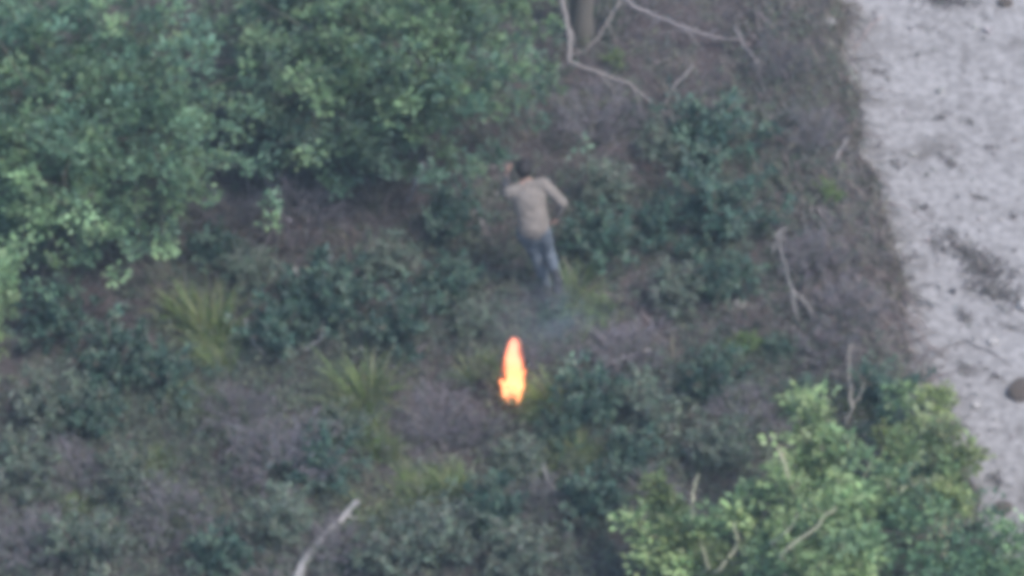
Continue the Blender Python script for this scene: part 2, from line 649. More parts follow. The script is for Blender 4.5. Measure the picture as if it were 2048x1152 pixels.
def shoot_tree(name, label, base_px, shoots, seed, cols, ll=.085, lw=.06, bark=(.38, .36, .25), base_z=0.0, bare=()):
    """many-stemmed young tree: every shoot a curved pale stem leafy along its outer half; shoots = (px, py, height)"""
    g = np.random.default_rng(seed)
    base = G(*base_px, base_z)
    o = empty(name, base)
    tag(o, label, 'tree')
    fo, tw, tr = MB(), MB(), MB()
    hub = np.array([0, 0, .45])
    tr.tube([(0, 0, -.1), (.02, 0, .15), (.01, .03, .32), hub], [.075, .062, .055, .05], bark, 9)
    link('trunk', tr.mesh('trunk', M_BARK, True), o)
    for px, py, z in shoots:
        tip = P(px, py, z) - base
        st = MB()
        b0 = hub + np.append(g.normal(0, .03, 2), g.uniform(-.1, 0))
        ctl = b0 * .35 + tip * .65 + np.array([0, 0, -.12]) + g.normal(0, .14, 3)
        tt = np.linspace(0, 1, 9)[:, None]
        pts = b0 * (1 - tt) ** 2 + 2 * ctl * tt * (1 - tt) + tip * tt * tt + g.normal(0, .012, (9, 3)) * tt
        st.tube(pts, np.linspace(.022, .005, 9), jit(bark, 1, .15, .04, g)[0], 6)
        link('stem', st.mesh('stem', M_BARK, True), o)
        sc = np.asarray(cols[g.integers(len(cols))]) * g.uniform(.8, 1.2)
        for k in range(9):
            u = g.choice([.5, .65, .8, .92, 1.0]) + g.uniform(-.06, .02)
            p0 = b0 * (1 - u) ** 2 + 2 * ctl * u * (1 - u) + tip * u * u
            d = unit(g.normal(0, 1, 3) + np.array([0, 0, .5]))
            cc = p0 + d * g.uniform(.03, .2) * (1.35 - .6 * u)
            tw.tube([p0, cc], [.005, .002], bark, 3)
            nl = g.integers(14, 30)
            off = g.normal(0, .055, (nl, 3)) * np.array([1, 1, .7])
            ax = unit(off + np.array([0, 0, .03]))
            nr = unit(g.normal(0, .5, (nl, 3)) + np.array([0, 0, 1.0]))
            fo.leaves(cc + off, ax, nr, ll * g.uniform(.6, 1.3, nl), lw * g.uniform(.7, 1.2, nl), jit(sc * g.choice([.7, .9, 1.1, 1.3]), nl, .12, .04, g))
    for path in bare:
        q = np.array([hub] + [P(*w) - base for w in path])
        tt = np.linspace(0, len(q) - 1, 4 * (len(q) - 1) + 1)
        q = np.stack([np.interp(tt, np.arange(len(q)), q[:, i]) for i in range(3)], -1) + g.normal(0, .008, (len(tt), 3))
        st = MB()
        st.tube(q, np.linspace(.018, .006, len(q)), (.36, .35, .25), 6)
        link('stem', st.mesh('stem', M_BARK, True), o)
    link('twig', tw.mesh('twig', M_BARK), o, 'stuff')
    link('crown', fo.mesh('crown', M_LEAF), o, 'stuff')
    return o


sh = [(1590, 800, 1.5), (1625, 830, 1.5), (1660, 800, 1.5), (1560, 900, 1.4), (1640, 880, 1.6), (1545, 960, 1.5), (1600, 960, 1.7), (1680, 940, 1.8),
      (1700, 880, 1.6), (1740, 930, 1.7), (1500, 990, 1.3), (1480, 1050, 1.2), (1560, 1040, 1.6), (1640, 1020, 1.9), (1720, 1010, 1.9),
      (1780, 960, 1.7), (1800, 1020, 1.6), (1590, 1100, 1.7), (1680, 1090, 1.9), (1750, 1080, 1.7), (1520, 1120, 1.3), (1640, 1130, 1.8),
      (1800, 900, 1.5), (1660, 1010, 1.7), (1720, 1130, 1.6), (1540, 1080, 1.3)]
shoot_tree('young_tree', 'bright yellow green young tree with pale bare stems beside the road bank', (1640, 1240), sh, 41,
           [COL['sapling'], COL['treelight'], (.22, .31, .15)],
           bare=[[(1560, 1108, 1.75), (1636, 1050, 2.0), (1672, 1014, 2.1)], [(1575, 950, 1.75), (1569, 925, 1.85), (1554, 893, 1.95)],
                 [(1545, 1085, 1.6), (1585, 1050, 1.8), (1598, 1025, 1.95)]])
sh = [(1310, 960, 1.0), (1340, 990, 1.1), (1270, 1040, .9), (1300, 1075, 1.0), (1350, 1060, 1.1), (1400, 1085, 1.1), (1290, 1120, .9), (1440, 1120, 1.1),
      (1420, 1040, 1.2), (1370, 1130, 1.0), (1330, 1010, 1.0)]
shoot_tree('young_tree', 'small thin yellow green sapling with a forked pale stem at the lower picture edge', (1375, 1225), sh, 43,
           [COL['sapling'], COL['treelight'], (.15, .20, .09)],
           bare=[[(1440, 1140, 1.15), (1475, 1090, 1.3), (1469, 1045, 1.4)], [(1418, 1137, 1.1), (1402, 1090, 1.3)],
                 [(1388, 1010, 1.35), (1385, 985, 1.4), (1398, 950, 1.5)]])
sh = [(1820, 800, 1.0), (1850, 850, 1.0), (1900, 850, 1.1), (1930, 900, 1.2), (1900, 940, 1.2), (1860, 930, 1.1), (1910, 1000, 1.2), (1850, 980, 1.2), (1870, 890, 1.),
      (1880, 800, .9), (1780, 860, .9)]
shoot_tree('young_tree', 'olive green sapling leaning over the pale road edge', (1880, 1130), sh, 47,
           [(.21, .27, .12), (.13, .20, .10), (.19, .24, .13)],
           bare=[[(1777, 1003, 1.3), (1817, 970, 1.4), (1862, 962, 1.5)], [(1815, 945, 1.2), (1844, 903, 1.4)]])
c = crown_at(1900, 1130, 1.1)
make_tree('oak_tree', 'dense blue green bushy tree filling the lower corner by the road', (c[0], c[1], float(gh(c[0], c[1]))), c, (.95, .7, .6),
          18, 260, 26, .06, .036, [(.10, .18, .11), (.16, .25, .13), (.09, .16, .10)], 53, trunk_r=.05)

b_ = G(1165, 75)
make_tree('oak_tree', 'thick grey trunk at the top edge rising behind the crooked dead branch', b_, b_ + np.array([-.1, .7, 3.9]), (1.2, .9, .8),
          16, 200, 20, .08, .05, [COL['tree'], (.11, .175, .10)], 61, bark=(.105, .095, .085), trunk_r=.15)

# ---- shrubs one by one
S = [
    ('mastic', 660, 590, 125, 'broad dark green shrub in the middle of the scrub under the rounded tree'),
    ('mastic', 560, 660, 95, 'dark green shrub touching the yellowish tussock on the slope'),
    ('grey', 770, 520, 80, 'grey green shrub under the bare soil, beside the broad dark shrub'),
    ('mastic', 800, 650, 90, 'dark green shrub midway between the flame and the broad dark shrub'),
    ('mastic', 905, 430, 85, 'dark green shrub just beside the runner, on his raised hand side'),
    ('mastic', 900, 560, 80, 'dark green shrub by the runner\'s standing foot, towards the big oak'),
    ('grey', 960, 640, 60, 'low grey shrub straight above the flame'),
    ('mastic', 1190, 470, 95, 'dark green shrub at the runner\'s bent elbow side'),
    ('grey', 1210, 370, 70, 'grey green shrub level with the runner\'s head, towards the road'),
    ('mastic', 1420, 270, 125, 'dark green shrub below the long fallen dead branch'),
    ('mastic', 1440, 420, 125, 'large dark green shrub at the foot of the road bank'),
    ('mastic', 1310, 450, 80, 'mid sized dark green shrub between the runner and the road bank'),
    ('grey', 1350, 580, 75, 'grey green shrub beyond the small tussock near the runner'),
    ('mastic', 1440, 560, 80, 'dark green shrub next to the pale upright dead stem'),
    ('mastic', 1180, 800, 95, 'green shrub beside the flame on the road side'),
    ('grey', 1300, 820, 95, 'grey green shrub between flame and young tree'),
    ('mastic', 1110, 860, 60, 'small green shrub close below the flame'),
    ('mastic', 1420, 760, 85, 'dark green shrub near the purple dry brush on the bank'),
    ('mastic', 1780, 800, 95, 'dark green bush overhanging the pale road edge'),
    ('mastic', 230, 720, 110, 'dark green shrub below the big oak, beside the yellowish tussock'),
    ('mastic', 110, 640, 90, 'dark shrub in the shade under the big oak crown'),
    ('grey', 110, 800, 100, 'grey green shrub below the cut off yellow green tree'),
    ('mastic', 340, 760, 80, 'dark green shrub between two yellowish tussocks on the slope'),
    ('mastic', 190, 830, 85, 'dark green shrub above the dry mauve patch in the lower corner'),
    ('grey', 50, 930, 90, 'grey shrub at the picture edge in the lower scrub'),
    ('grey', 250, 960, 80, 'grey green shrub beside the slim yellow tussock'),
    ('grey', 170, 1090, 100, 'grey green shrub in the bottom corner away from the road'),
    ('mastic', 440, 1110, 80, 'dark green shrub at the bottom edge under the small tussock'),
    ('grey', 560, 1040, 80, 'grey green shrub beside the pale fallen log'),
    ('mastic', 640, 930, 85, 'green shrub above the upper end of the fallen log'),
    ('grey', 690, 860, 70, 'grey green shrub under the large round tussock'),
    ('grey', 880, 1070, 95, 'pale grey green shrub at the bottom, below the flame'),
    ('grey', 770, 1110, 80, 'grey green shrub at the bottom edge near the fallen log'),
    ('mastic', 985, 1010, 80, 'green shrub in the lower middle beside the bent pale twig'),
    ('mastic', 1190, 1000, 85, 'dark green shrub between the bent pale twig and the small sapling'),
    ('grey', 1030, 1110, 85, 'grey green shrub at the bottom middle edge'),
    ('mastic', 1270, 910, 80, 'green shrub above the small sapling'),
    ('grey', 1440, 890, 80, 'grey green shrub touching the bright young tree'),
    ('grey', 1040, 920, 60, 'small grey shrub directly below the flame clearing'),
    ('mastic', 430, 500, 70, 'dark green shrub at the lower tip of the big oak crown'),
    ('grey', 500, 540, 75, 'grey green shrub on the bare soil beside the big oak'),
    ('grey', 1320, 300, 70, 'grey green shrub close to the forked end of the dead branch'),
    ('mastic', 1110, 640, 55, 'small dark shrub between the runner and the flame'),
    ('bright', 1660, 385, 38, 'small bright green seedling on the road bank'),
    ('bright', 1490, 690, 45, 'small green bush below the pale upright dead stem'),
    ('bright', 1230, 120, 32, 'tiny green plant on the soil by the long dead branch'),
    ('heath', 570, 900, 120, 'large mauve dry heath below the large round tussock'),
    ('heath', 470, 820, 85, 'mauve dry heath beside the slim tussock on the slope'),
    ('heath', 880, 830, 85, 'mauve dry heath beside the flame, away from the road'),
    ('heath', 960, 860, 60, 'low mauve heath at the lower end of the flame'),
    ('heath', 1250, 690, 95, 'mauve dry heath beside the flame towards the road'),
    ('heath', 1480, 820, 80, 'purple dry brush above the bright young tree'),
    ('heath', 600, 410, 110, 'brownish heath on the bare soil under the rounded tree'),
    ('heath', 450, 420, 80, 'brownish heath between the two big oak crowns'),
    ('heath', 1190, 230, 110, 'brown heath under the long fallen dead branch'),
    ('heath', 1080, 1000, 70, 'mauve heath beside the bent pale twig'),
    ('heath', 1310, 1000, 80, 'mauve heath behind the small sapling'),
    ('heath', 60, 1080, 85, 'mauve heath in the bottom corner by the picture edge'),
    ('heath', 340, 1020, 90, 'mauve heath beside the small round tussock'),
    ('heath', 680, 1090, 75, 'mauve heath behind the pale fallen log'),
    ('heath', 150, 930, 80, 'mauve heath in the lower scrub by the grey shrub'),
    ('heath', 1620, 500, 85, 'dry brown brush on the road bank beside the pale upright stem'),
    ('heath', 1700, 600, 85, 'dry brown brush hanging over the road bank'),
    ('heath', 1660, 700, 75, 'dry brown brush on the bank above the young tree'),
    ('heath', 1630, 260, 85, 'dry grey brush on the upper road bank'),
    ('heath', 1560, 120, 85, 'dry grey brush by the second fallen branch'),
    ('heath', 1075, 590, 34, 'low grey heath brushing the runner\'s feet'),
    ('heath', 1050, 720, 50, 'low grey heath just behind the flame'),
    ('mastic', 1555, 700, 42, 'little shrub added for the shade in the hollow of the bank below the pale upright stem'),  # added dark shrub standing in for the shade inside the bank hollow
    ('mastic', 1600, 790, 50, 'shrub added for the shade of the bank hollows, squeezed between the purple brush and the bright young tree'),  # another shrub added to darken the bank like a shaded hollow
    ('rust', 1640, 690, 45, 'tan withered bush on the bank above the bright young tree'),
    ('rust', 1300, 345, 55, 'reddish withered bush below the dead branch fork'),
    ('rust', 180, 610, 60, 'reddish withered bush in the shade under the big oak'),
    ('rust', 1000, 470, 60, 'reddish withered bush at the runner\'s hip'),
    ('rust', 1500, 640, 55, 'reddish withered bush on the bank by the pale upright stem'),
    ('rust', 600, 470, 60, 'reddish withered bush on the bare soil'),
]
for k, x, y, r, lab in S:
    place_shrub(k, x, y, r, lab)

T = [
    (430, 640, 85, 'tall yellowish tussock below the big oak crown'),
    (720, 775, 90, 'largest round yellow green tussock, between flame and fallen log'),
    (1212, 600, 82, 'small bright tussock near the runner\'s feet towards the road'),
    (385, 805, 55, 'yellowish tussock below the tall one on the slope'),
    (318, 930, 48, 'slim yellow tussock in the lower scrub'),
    (378, 1020, 42, 'small round yellow green tussock near the bottom edge'),
    (730, 1020, 48, 'small round tussock beside the top of the fallen log'),
    (835, 975, 46, 'green tussock in the lower middle scrub'),
    (790, 885, 52, 'yellow tussock under the largest round one'),
    (1075, 775, 70, 'tussock pressed against the flame on the road side'),
    (980, 735, 45, 'tussock pressed against the flame on the oak side'),
    (1150, 900, 50, 'yellowish tussock below the flame towards the young tree'),
    (910, 960, 50, 'tussock with pale blades below the flame clearing'),
    (1040, 930, 45, 'thin tussock straight below the flame'),
    (470, 690, 60, 'tussock growing against the tall yellowish one'),
    (1700, 810, 45, 'dry tussock on the bank above the bright young tree'),
    (130, 1000, 45, 'small tussock in the corner scrub away from the road'),
]
for x, y, r, lab in T:
    place_tuft(x, y, r, lab)


# ---- dead wood
def dead_branch(pts, r0, r1, label, name='dead_branch', col=COL['pale'], forks=(), cat='branch'):
    """pts = (px, py, height above ground); forks = lists of the same kind"""
    g = np.random.default_rng(abs(hash(label)) % 1000 if False else sum(map(ord, label)))

    def wp(q):
        out = []
        for px, py, z in q:
            a = G(px, py, z)
            out.append(a + np.array([0, 0, z]))
        out = np.array(out)
        n = len(out)
        tt = np.linspace(0, n - 1, (n - 1) * 4 + 1)
        res = np.stack([np.interp(tt, np.arange(n), out[:, i]) for i in range(3)], -1)
        return res + g.normal(0, .008, res.shape)
    main = wp(pts)
    o0 = main[0].copy()
    m1 = MB()
    m1.tube(main - o0, np.linspace(r0, r1, len(main)) * (1 + g.normal(0, .08, len(main))), col, 7)
    o = link(name, m1.mesh(name, M_BARK, True))
    o.location = o0
    tag(o, label, cat)
    for fk in forks:
        w = wp(fk)
        m2 = MB()
        m2.tube(w - o0, np.linspace(r1 * 1.3, r1 * .4, len(w)), np.asarray(col) * g.uniform(.8, 1.1), 6)
        link('side_branch', m2.mesh('side_branch', M_BARK, True), o)
    return o


dead_branch([(1120, -40, .55), (1128, 20, .5), (1140, 80, .42), (1138, 125, .33), (1195, 145, .28), (1262, 168, .22), (1300, 205, .15), (1345, 235, .1), (1362, 290, .03)],
            .034, .012, 'long crooked dead branch falling from the top picture edge onto the brown soil',
            forks=[[(1262, 168, .22), (1280, 210, .15), (1295, 245, .06)], [(1140, 60, .45), (1155, 90, .4)], [(1195, 145, .28), (1225, 175, .2), (1240, 215, .06)],
                   [(1300, 205, .15), (1310, 250, .08)]], col=(.17, .155, .152))
dead_branch([(1225, -30, .5), (1265, 15, .42), (1320, 35, .34), (1365, 55, .28), (1430, 75, .15), (1480, 80, .06)], .03, .014,
            'pale dead branch at the top edge, nearer the road than the crooked one', col=(.17, .155, .16), forks=[[(1320, 35, .34), (1300, 60, .2)], [(1365, 55, .28), (1400, 95, .1)]])
dead_branch([(1240, 0, .3), (1215, 45, .2), (1190, 85, .06), (1150, 110, .02)], .02, .012, 'grey root curling from the thick trunk over the soil', name='dead_root', cat='root',
            col=(.17, .155, .15), forks=[[(1215, 45, .2), (1235, 90, .05)]])
dead_branch([(1385, 130, .2), (1345, 175, .15), (1325, 215, .08), (1330, 260, .02)], .014, .008, 'thin grey branch lying beside the tip of the crooked dead branch', col=(.17, .155, .155),
            forks=[[(1345, 175, .15), (1370, 215, .04)]])
dead_branch([(1470, 60, .25), (1510, 120, .2), (1530, 190, .1), (1575, 240, .03)], .018, .01, 'grey dead branch sloping down the upper road bank', col=(.18, .165, .165),
            forks=[[(1510, 120, .2), (1550, 140, .08)], [(1530, 190, .1), (1500, 230, .04)]])
dead_branch([(845, 330, .5), (832, 365, .3), (818, 400, 0)], .028, .02, 'short pale dead stick leaning in the dark gap under the rounded tree', col=(.25, .245, .26))
dead_branch([(1556, 465, .6), (1565, 510, .5), (1577, 560, .35), (1592, 620, .15), (1602, 655, -.02)], .008, .014, 'pale upright dead stem on the road bank', name='bare_branch',
            forks=[[(1556, 465, .6), (1575, 455, .62)], [(1580, 575, .3), (1612, 610, .15), (1632, 650, .03)], [(1556, 465, .6), (1545, 510, .45)]], col=(.19, .18, .175))
dead_branch([(1700, 690, .7), (1699, 760, .45), (1703, 815, .3), (1690, 855, .1)], .008, .016, 'thin pale bare stem rising behind the bright young tree', name='bare_branch',
            forks=[[(1703, 810, .3), (1722, 790, .4), (1730, 760, .5)]], col=(.26, .24, .215))
dead_branch([(1695, 275, .5), (1675, 310, .25), (1658, 335, .02)], .008, .012, 'thin pale stick on the upper road bank', col=(.38, .36, .36))
dead_branch([(575, 1190, .06), (610, 1120, .07), (650, 1070, .08), (690, 1030, .12), (715, 1000, .2)], .06, .025, 'pale fallen log pointing up from the bottom edge', name='fallen_log', cat='log',
            forks=[[(650, 1075, .08), (628, 1040, .15)], [(690, 1030, .12), (720, 1040, .08)]], col=(.27, .26, .265))
dead_branch([(1085, 930, .3), (1095, 960, .25), (1120, 990, .12), (1145, 1010, 0)], .008, .014, 'thin bent pale twig in the lower middle', name='dead_twig', col=(.27, .26, .255), cat='twig',
            forks=[[(1120, 990, .12), (1150, 970, .2)], [(1105, 975, .18), (1090, 1010, .05)]])
dead_branch([(1140, 765, .05), (1200, 735, .12), (1250, 715, .14), (1300, 695, .05)], .018, .01, 'grey dead branch lying beside the flame in the mauve heath', col=(.26, .235, .25),
            forks=[[(1250, 715, .14), (1275, 740, .04)], [(1200, 735, .12), (1215, 705, .2)]])
dead_branch([(960, 440, .25), (975, 470, .15), (995, 500, .03)], .012, .012, 'short grey stick beside the runner\'s hip', col=(.26, .23, .23), name='dead_twig', cat='twig')
dead_branch([(490, 640, .3), (510, 690, .18), (540, 720, .05)], .01, .012, 'grey stick lying against the tall yellowish tussock', col=(.26, .25, .26), name='dead_twig', cat='twig')
dead_branch([(610, 700, .1), (640, 680, .2), (650, 640, .35)], .014, .007, 'thin grey branch curving out of the broad dark shrub', col=(.25, .25, .26), name='dead_twig', cat='twig')
dead_branch([(1560, 905, 1.1), (1575, 920, 1.0), (1565, 950, .9)], .007, .01, 'short hooked bare twig standing out of the bright young tree', col=(.40, .37, .33), name='dead_twig', cat='twig')
dead_branch([(1860, 725, .05), (1895, 690, .05), (1935, 680, .05), (1985, 705, .05), (2025, 735, .04)], .009, .007, 'thin dark curved twig lying on the pale road', col=(.12, .11, .11), name='dead_twig', cat='twig')

# ---- roots and hanging stems along the bank: uncountable
mb = MB()
for i in range(1500):
    py = rng.uniform(-60, 860)
    ex = np.interp(py, [q[1] for q in EDGE_PX], [q[0] for q in EDGE_PX])
    px = ex - rng.uniform(5, 230)
    a = G(px, py)
    d = np.array([rng.uniform(.0, .5), rng.normal(-.15, .3), 0])
    b = a + d * rng.uniform(.5, 1.2)
    b[2] = float(gh(b[0], b[1])) + rng.uniform(0, .04)
    m_ = (a + b) / 2 + np.array([0, 0, rng.uniform(.02, .16)]) + rng.normal(0, .03, 3)
    mb.tube([a - np.array([0, 0, .02]), m_, b], [.009, .007, .003], jit((.19, .165, .155), 1, .4, .05)[0], 3)
link('dry_stems', mb.mesh('dry_stems', M_BARK), kind='stuff')
bpy.data.objects['dry_stems']['label'] = 'tangle of dry roots and stems covering the road bank'
bpy.data.objects['dry_stems']['category'] = 'dry stems'

# ---- low scrub, litter, twigs, dry grass: ground cover nobody could count
BARE = [(600, 400, 200), (1150, 200, 240), (940, 350, 90), (880, 840, 100), (1250, 670, 120), (160, 650, 130), (790, 380, 120), (1350, 120, 200), (470, 430, 110)]
GREEN = [(650, 600, 180), (1200, 470, 150), (1430, 350, 190), (1180, 820, 170), (250, 740, 180), (900, 520, 130), (1420, 760, 120), (960, 1020, 200), (650, 960, 130),
         (900, 250, 150)]
N = 44000
x = rng.uniform(-7, 5.6, N)
y = rng.uniform(-5.8, 6.6, N)
ok = x < edge_x(y) - .02 - .25 * rng.random(N) ** 2
x, y = x[ok], y[ok]
bare = zone(x, y, BARE)
green = zone(x, y, GREEN)
pch = fbm(x * 1.6, y * 1.6, 2, 22)
bank = np.clip(1 - (edge_x(y) - x) / 1.3, 0, 1)
keep = rng.random(len(x)) < np.clip(1.0 - .8 * bare - .3 * bank + .15 * pch, .08, 1)
x, y, bare, green, pch, bank = [q[keep] for q in (x, y, bare, green, pch, bank)]
z = gh(x, y)
sc, dg, tw = MB(), MB(), MB()
n = len(x)
gsel = rng.random(n) < np.clip(.62 + .4 * green + .3 * pch - .6 * bare - .4 * bank, .05, .95)
cols_g = np.array([(.068, .112, .085), (.125, .165, .125), (.095, .14, .108), (.17, .205, .135)])
cols_d = np.array([(.115, .108, .122), (.155, .148, .16), (.09, .085, .094), (.185, .178, .17)])
pick = rng.integers(0, 4, n)
pale = np.clip((-y - .9) / 1.2, 0, 1)          # paler species take over down the slope
pick = np.where(rng.random(n) < .6 * pale, np.where(rng.random(n) < .5, 1, 3), pick)
hgt = rng.uniform(.06, .30, n) * (1 - .6 * bare) * np.clip(1 + .5 * pch, .5, 1.6)
for sel, cols, mat in ((gsel, cols_g, M_LEAF), (~gsel, cols_d, M_DRY)):
    idx = np.where(sel)[0]
    per = 9
    j = np.repeat(idx, per)
    m = len(j)
    u = rng.random(m)
    lean = np.repeat(rng.normal(0, .5, (len(idx), 2)), per, axis=0)
    cen = np.stack([x[j] + lean[:, 0] * hgt[j] * u + rng.normal(0, .022, m), y[j] + lean[:, 1] * hgt[j] * u + rng.normal(0, .022, m), z[j] + hgt[j] * u + .01], -1)
    ax = unit(np.concatenate([lean, np.ones((m, 1)) * .6], 1) + rng.normal(0, .8, (m, 3)))
    nr = unit(rng.normal(0, .55, (m, 3)) + np.array([0, 0, 1.]))
    cc = cols[pick[j]] * np.repeat(rng.uniform(.7, 1.35, len(idx)), per)[:, None] * (1 + rng.normal(0, .12, (m, 1)))
    mbx = MB()
    big = 1.0 if mat is M_LEAF else .75
    mbx.leaves(cen, ax, nr, rng.uniform(.025, .055, m) * big, rng.uniform(.012, .024, m) * big, np.clip(cc, .01, .6))
    # upright sprig stems
    k = len(idx)
    b0 = np.stack([x[idx], y[idx], z[idx] - .01], -1)
    l2 = rng.normal(0, .4, (k, 2))
    tp = b0 + np.stack([l2[:, 0] * hgt[idx], l2[:, 1] * hgt[idx], hgt[idx] * 1.15], -1)
    mbx.blades(b0, tp, .01, .006, jit((.17, .165, .16), k, .3, .04), 2)
    nm = 'low_scrub' if mat is M_LEAF else 'dry_scrub'
    o = link(nm, mbx.mesh(nm, mat), kind='stuff')
    tag(o, 'low green scrub sprigs covering the slope' if mat is M_LEAF else 'low dry mauve brush covering the slope', 'scrub')

N = 15000
x = rng.uniform(-7, 6, N)
y = rng.uniform(-5.8, 6.8, N)
ok = x < edge_x(y) + .05
x, y = x[ok], y[ok]
n = len(x)
mb = MB()
pal = np.array([(.088, .082, .086), (.12, .115, .12), (.066, .058, .062), (.105, .085, .084), (.15, .145, .15)])
mb.leaves(np.stack([x, y, gh(x, y) + .012 + .02 * rng.random(n)], -1), unit(np.stack([rng.normal(0, 1, n), rng.normal(0, 1, n), rng.normal(0, .2, n)], -1)),
          unit(rng.normal(0, .3, (n, 3)) + np.array([0, 0, 1.])), rng.uniform(.03, .075, n), rng.uniform(.015, .04, n), pal[rng.integers(0, 5, n)])
o = link('leaf_litter', mb.mesh('leaf_litter', M_DRY), kind='stuff')
tag(o, 'dry brown leaf litter on the soil between the shrubs', 'leaf litter')

mb = MB()
for i in range(1500):
    px, py = rng.uniform(-60, 1790), rng.uniform(-80, 1220)
    a = G(px, py)
    if a[0] > edge_x(a[1]) - .05:
        continue
    th = rng.uniform(0, 6.28)
    L = rng.uniform(.1, .45)
    b = a + np.array([math.cos(th) * L, math.sin(th) * L, 0])
    b[2] = float(gh(b[0], b[1])) + rng.uniform(.01, .16)
    a[2] += rng.uniform(.0, .05)
    mid = (a + b) / 2 + np.array([0, 0, .02]) + rng.normal(0, .02, 3)
    mb.tube([a, mid, b], [.005, .004, .002], jit((.22, .195, .20), 1, .35, .04)[0], 3)
o = link('twig_litter', mb.mesh('twig_litter', M_BARK), kind='stuff')
tag(o, 'thin grey twigs scattered through the scrub', 'twigs')

N = 5200
cx = rng.uniform(-7, 5.4, 260)
cy = rng.uniform(-5.8, 6.4, 260)
ci = rng.integers(0, 260, N)
x = cx[ci] + rng.normal(0, .07, N)
y = cy[ci] + rng.normal(0, .07, N)
ok = x < edge_x(y) - .05
x, y = x[ok], y[ok]
ye = rng.uniform(-5.6, 6.6, 1800)
ye = ye[fbm(ye * 4, ye * 0 + 2.2) + rng.normal(0, .3, 1800) > 0]
x = np.concatenate([x, edge_x(ye) - np.abs(rng.normal(0, .09, len(ye)))])
y = np.concatenate([y, ye])
n = len(x)
b0 = np.stack([x, y, gh(x, y) - .01], -1)
L = rng.uniform(.12, .34, n)
tp = b0 + np.stack([rng.normal(0, .5, n) * L, rng.normal(0, .5, n) * L, L * rng.uniform(.5, 1, n)], -1)
mb = MB()
mb.blades(b0, tp, L * .1, rng.uniform(.004, .008, n), jit((.25, .235, .18), n, .25, .06), 3)
o = link('dry_grass', mb.mesh('dry_grass', M_GRASS), kind='stuff')
tag(o, 'thin dry grass blades growing between the shrubs', 'dry grass')

# ------------------------------------------------------------------ stones and litter on the road
M_STONE = earth_mat('stone', [(.3, (.26, .25, .25)), (.7, (.46, .44, .43))], 9, 40, .01)
M_DARKSTONE = earth_mat('dark_stone', [(.3, (.06, .05, .045)), (.7, (.12, .10, .09))], 9, 40, .01)


def stone_mesh(seed, mat, flat=.65):
    g = np.random.default_rng(seed)
    import bmesh
    bm = bmesh.new()
    bmesh.ops.create_icosphere(bm, subdivisions=2, radius=1)
    pl = unit(g.normal(0, 1, (9, 3)))
    dd = g.uniform(.62, .95, 9)
    for v in bm.verts:
        q = np.array(v.co)
        for a, d in zip(pl, dd):
            s = q @ a - d
            if s > 0:
                q = q - a * s * .85
        q[2] *= flat
        v.co = q
    me = bpy.data.meshes.new('stone')
    bm.to_mesh(me)
    bm.free()
    me.materials.append(mat)
    return me


STN = [stone_mesh(i, M_STONE) for i in range(9)]
DSTN = [stone_mesh(20 + i, M_DARKSTONE, .5) for i in range(2)]
for i, (px, py, r, me, lab) in enumerate([
        (1857, 848, 26, STN[0], 'pale squarish stone behind the olive sapling at the road edge'),
        (2046, 618, 16, STN[1], 'white stone on the road at the picture edge'),
        (2044, 790, 34, DSTN[0], 'dark brown boulder on the road cut by the picture edge'),
        (2006, 1022, 20, DSTN[1], 'dark round stone on the road above the lower corner bush'),
        (2010, 12, 18, DSTN[0], 'dark stone on the road at the top picture edge'),
        (1950, 815, 10, STN[2], 'small pale stone on the road above the olive sapling'),
        (1985, 690, 12, STN[3], 'small grey stone lying inside the curved twig\'s bend'),
        (1480, 610, 14, STN[1], 'small pale stone among the bushes at the foot of the bank'),
        (1370, 890, 12, STN[2], 'small pale stone between the grey green shrubs below the flame'),
        (1660, 48, 16, STN[3], 'pale stone at the top of the road bank'),
        (590, 545, 12, STN[0], 'small pale stone on the bare soil by the reddish withered bush'),
        (1510, 829, 10, STN[1], 'small pale stone in the purple dry brush')]):
    p = G(px, py)
    s = r / PXM
    o = link('stone', me)
    o.location = p + np.array([0, 0, s * .25 + (.03 if p[0] > edge_x(p[1]) else 0)])
    o.scale = (s, s, s)
    o.rotation_euler = (0, 0, i * 1.3)
    tag(o, lab, 'stone', 'loose stones')

# pebbles and dark litter on the road
mb = MB()
oct_v = np.array([(1, 0, 0), (-1, 0, 0), (0, 1, 0), (0, -1, 0), (0, 0, .6), (0, 0, -.6)], float)
oct_f = np.array([(0, 2, 4), (2, 1, 4), (1, 3, 4), (3, 0, 4), (2, 0, 5), (1, 2, 5), (3, 1, 5), (0, 3, 5)])
for i in range(800):
    y = rng.uniform(-5.5, 6.8)
    x = edge_x(y) + abs(rng.normal(0, 1.6)) + .02
    s = rng.lognormal(math.log(.014), .5)
    rot = rng.normal(0, .3, oct_v.shape)
    c = jit((.23, .22, .22), 1, .25, .03)[0] if rng.random() < .75 else jit((.13, .12, .12), 1, .25, .03)[0]
    mb.tri((oct_v + rot) * s + np.array([x, y, float(road_z(x, y)) + s * .2]), oct_f, c)
o = link('pebbles', mb.mesh('pebbles', M_BARK), kind='stuff')
tag(o, 'small pebbles and clods strewn over the pale road', 'pebbles')

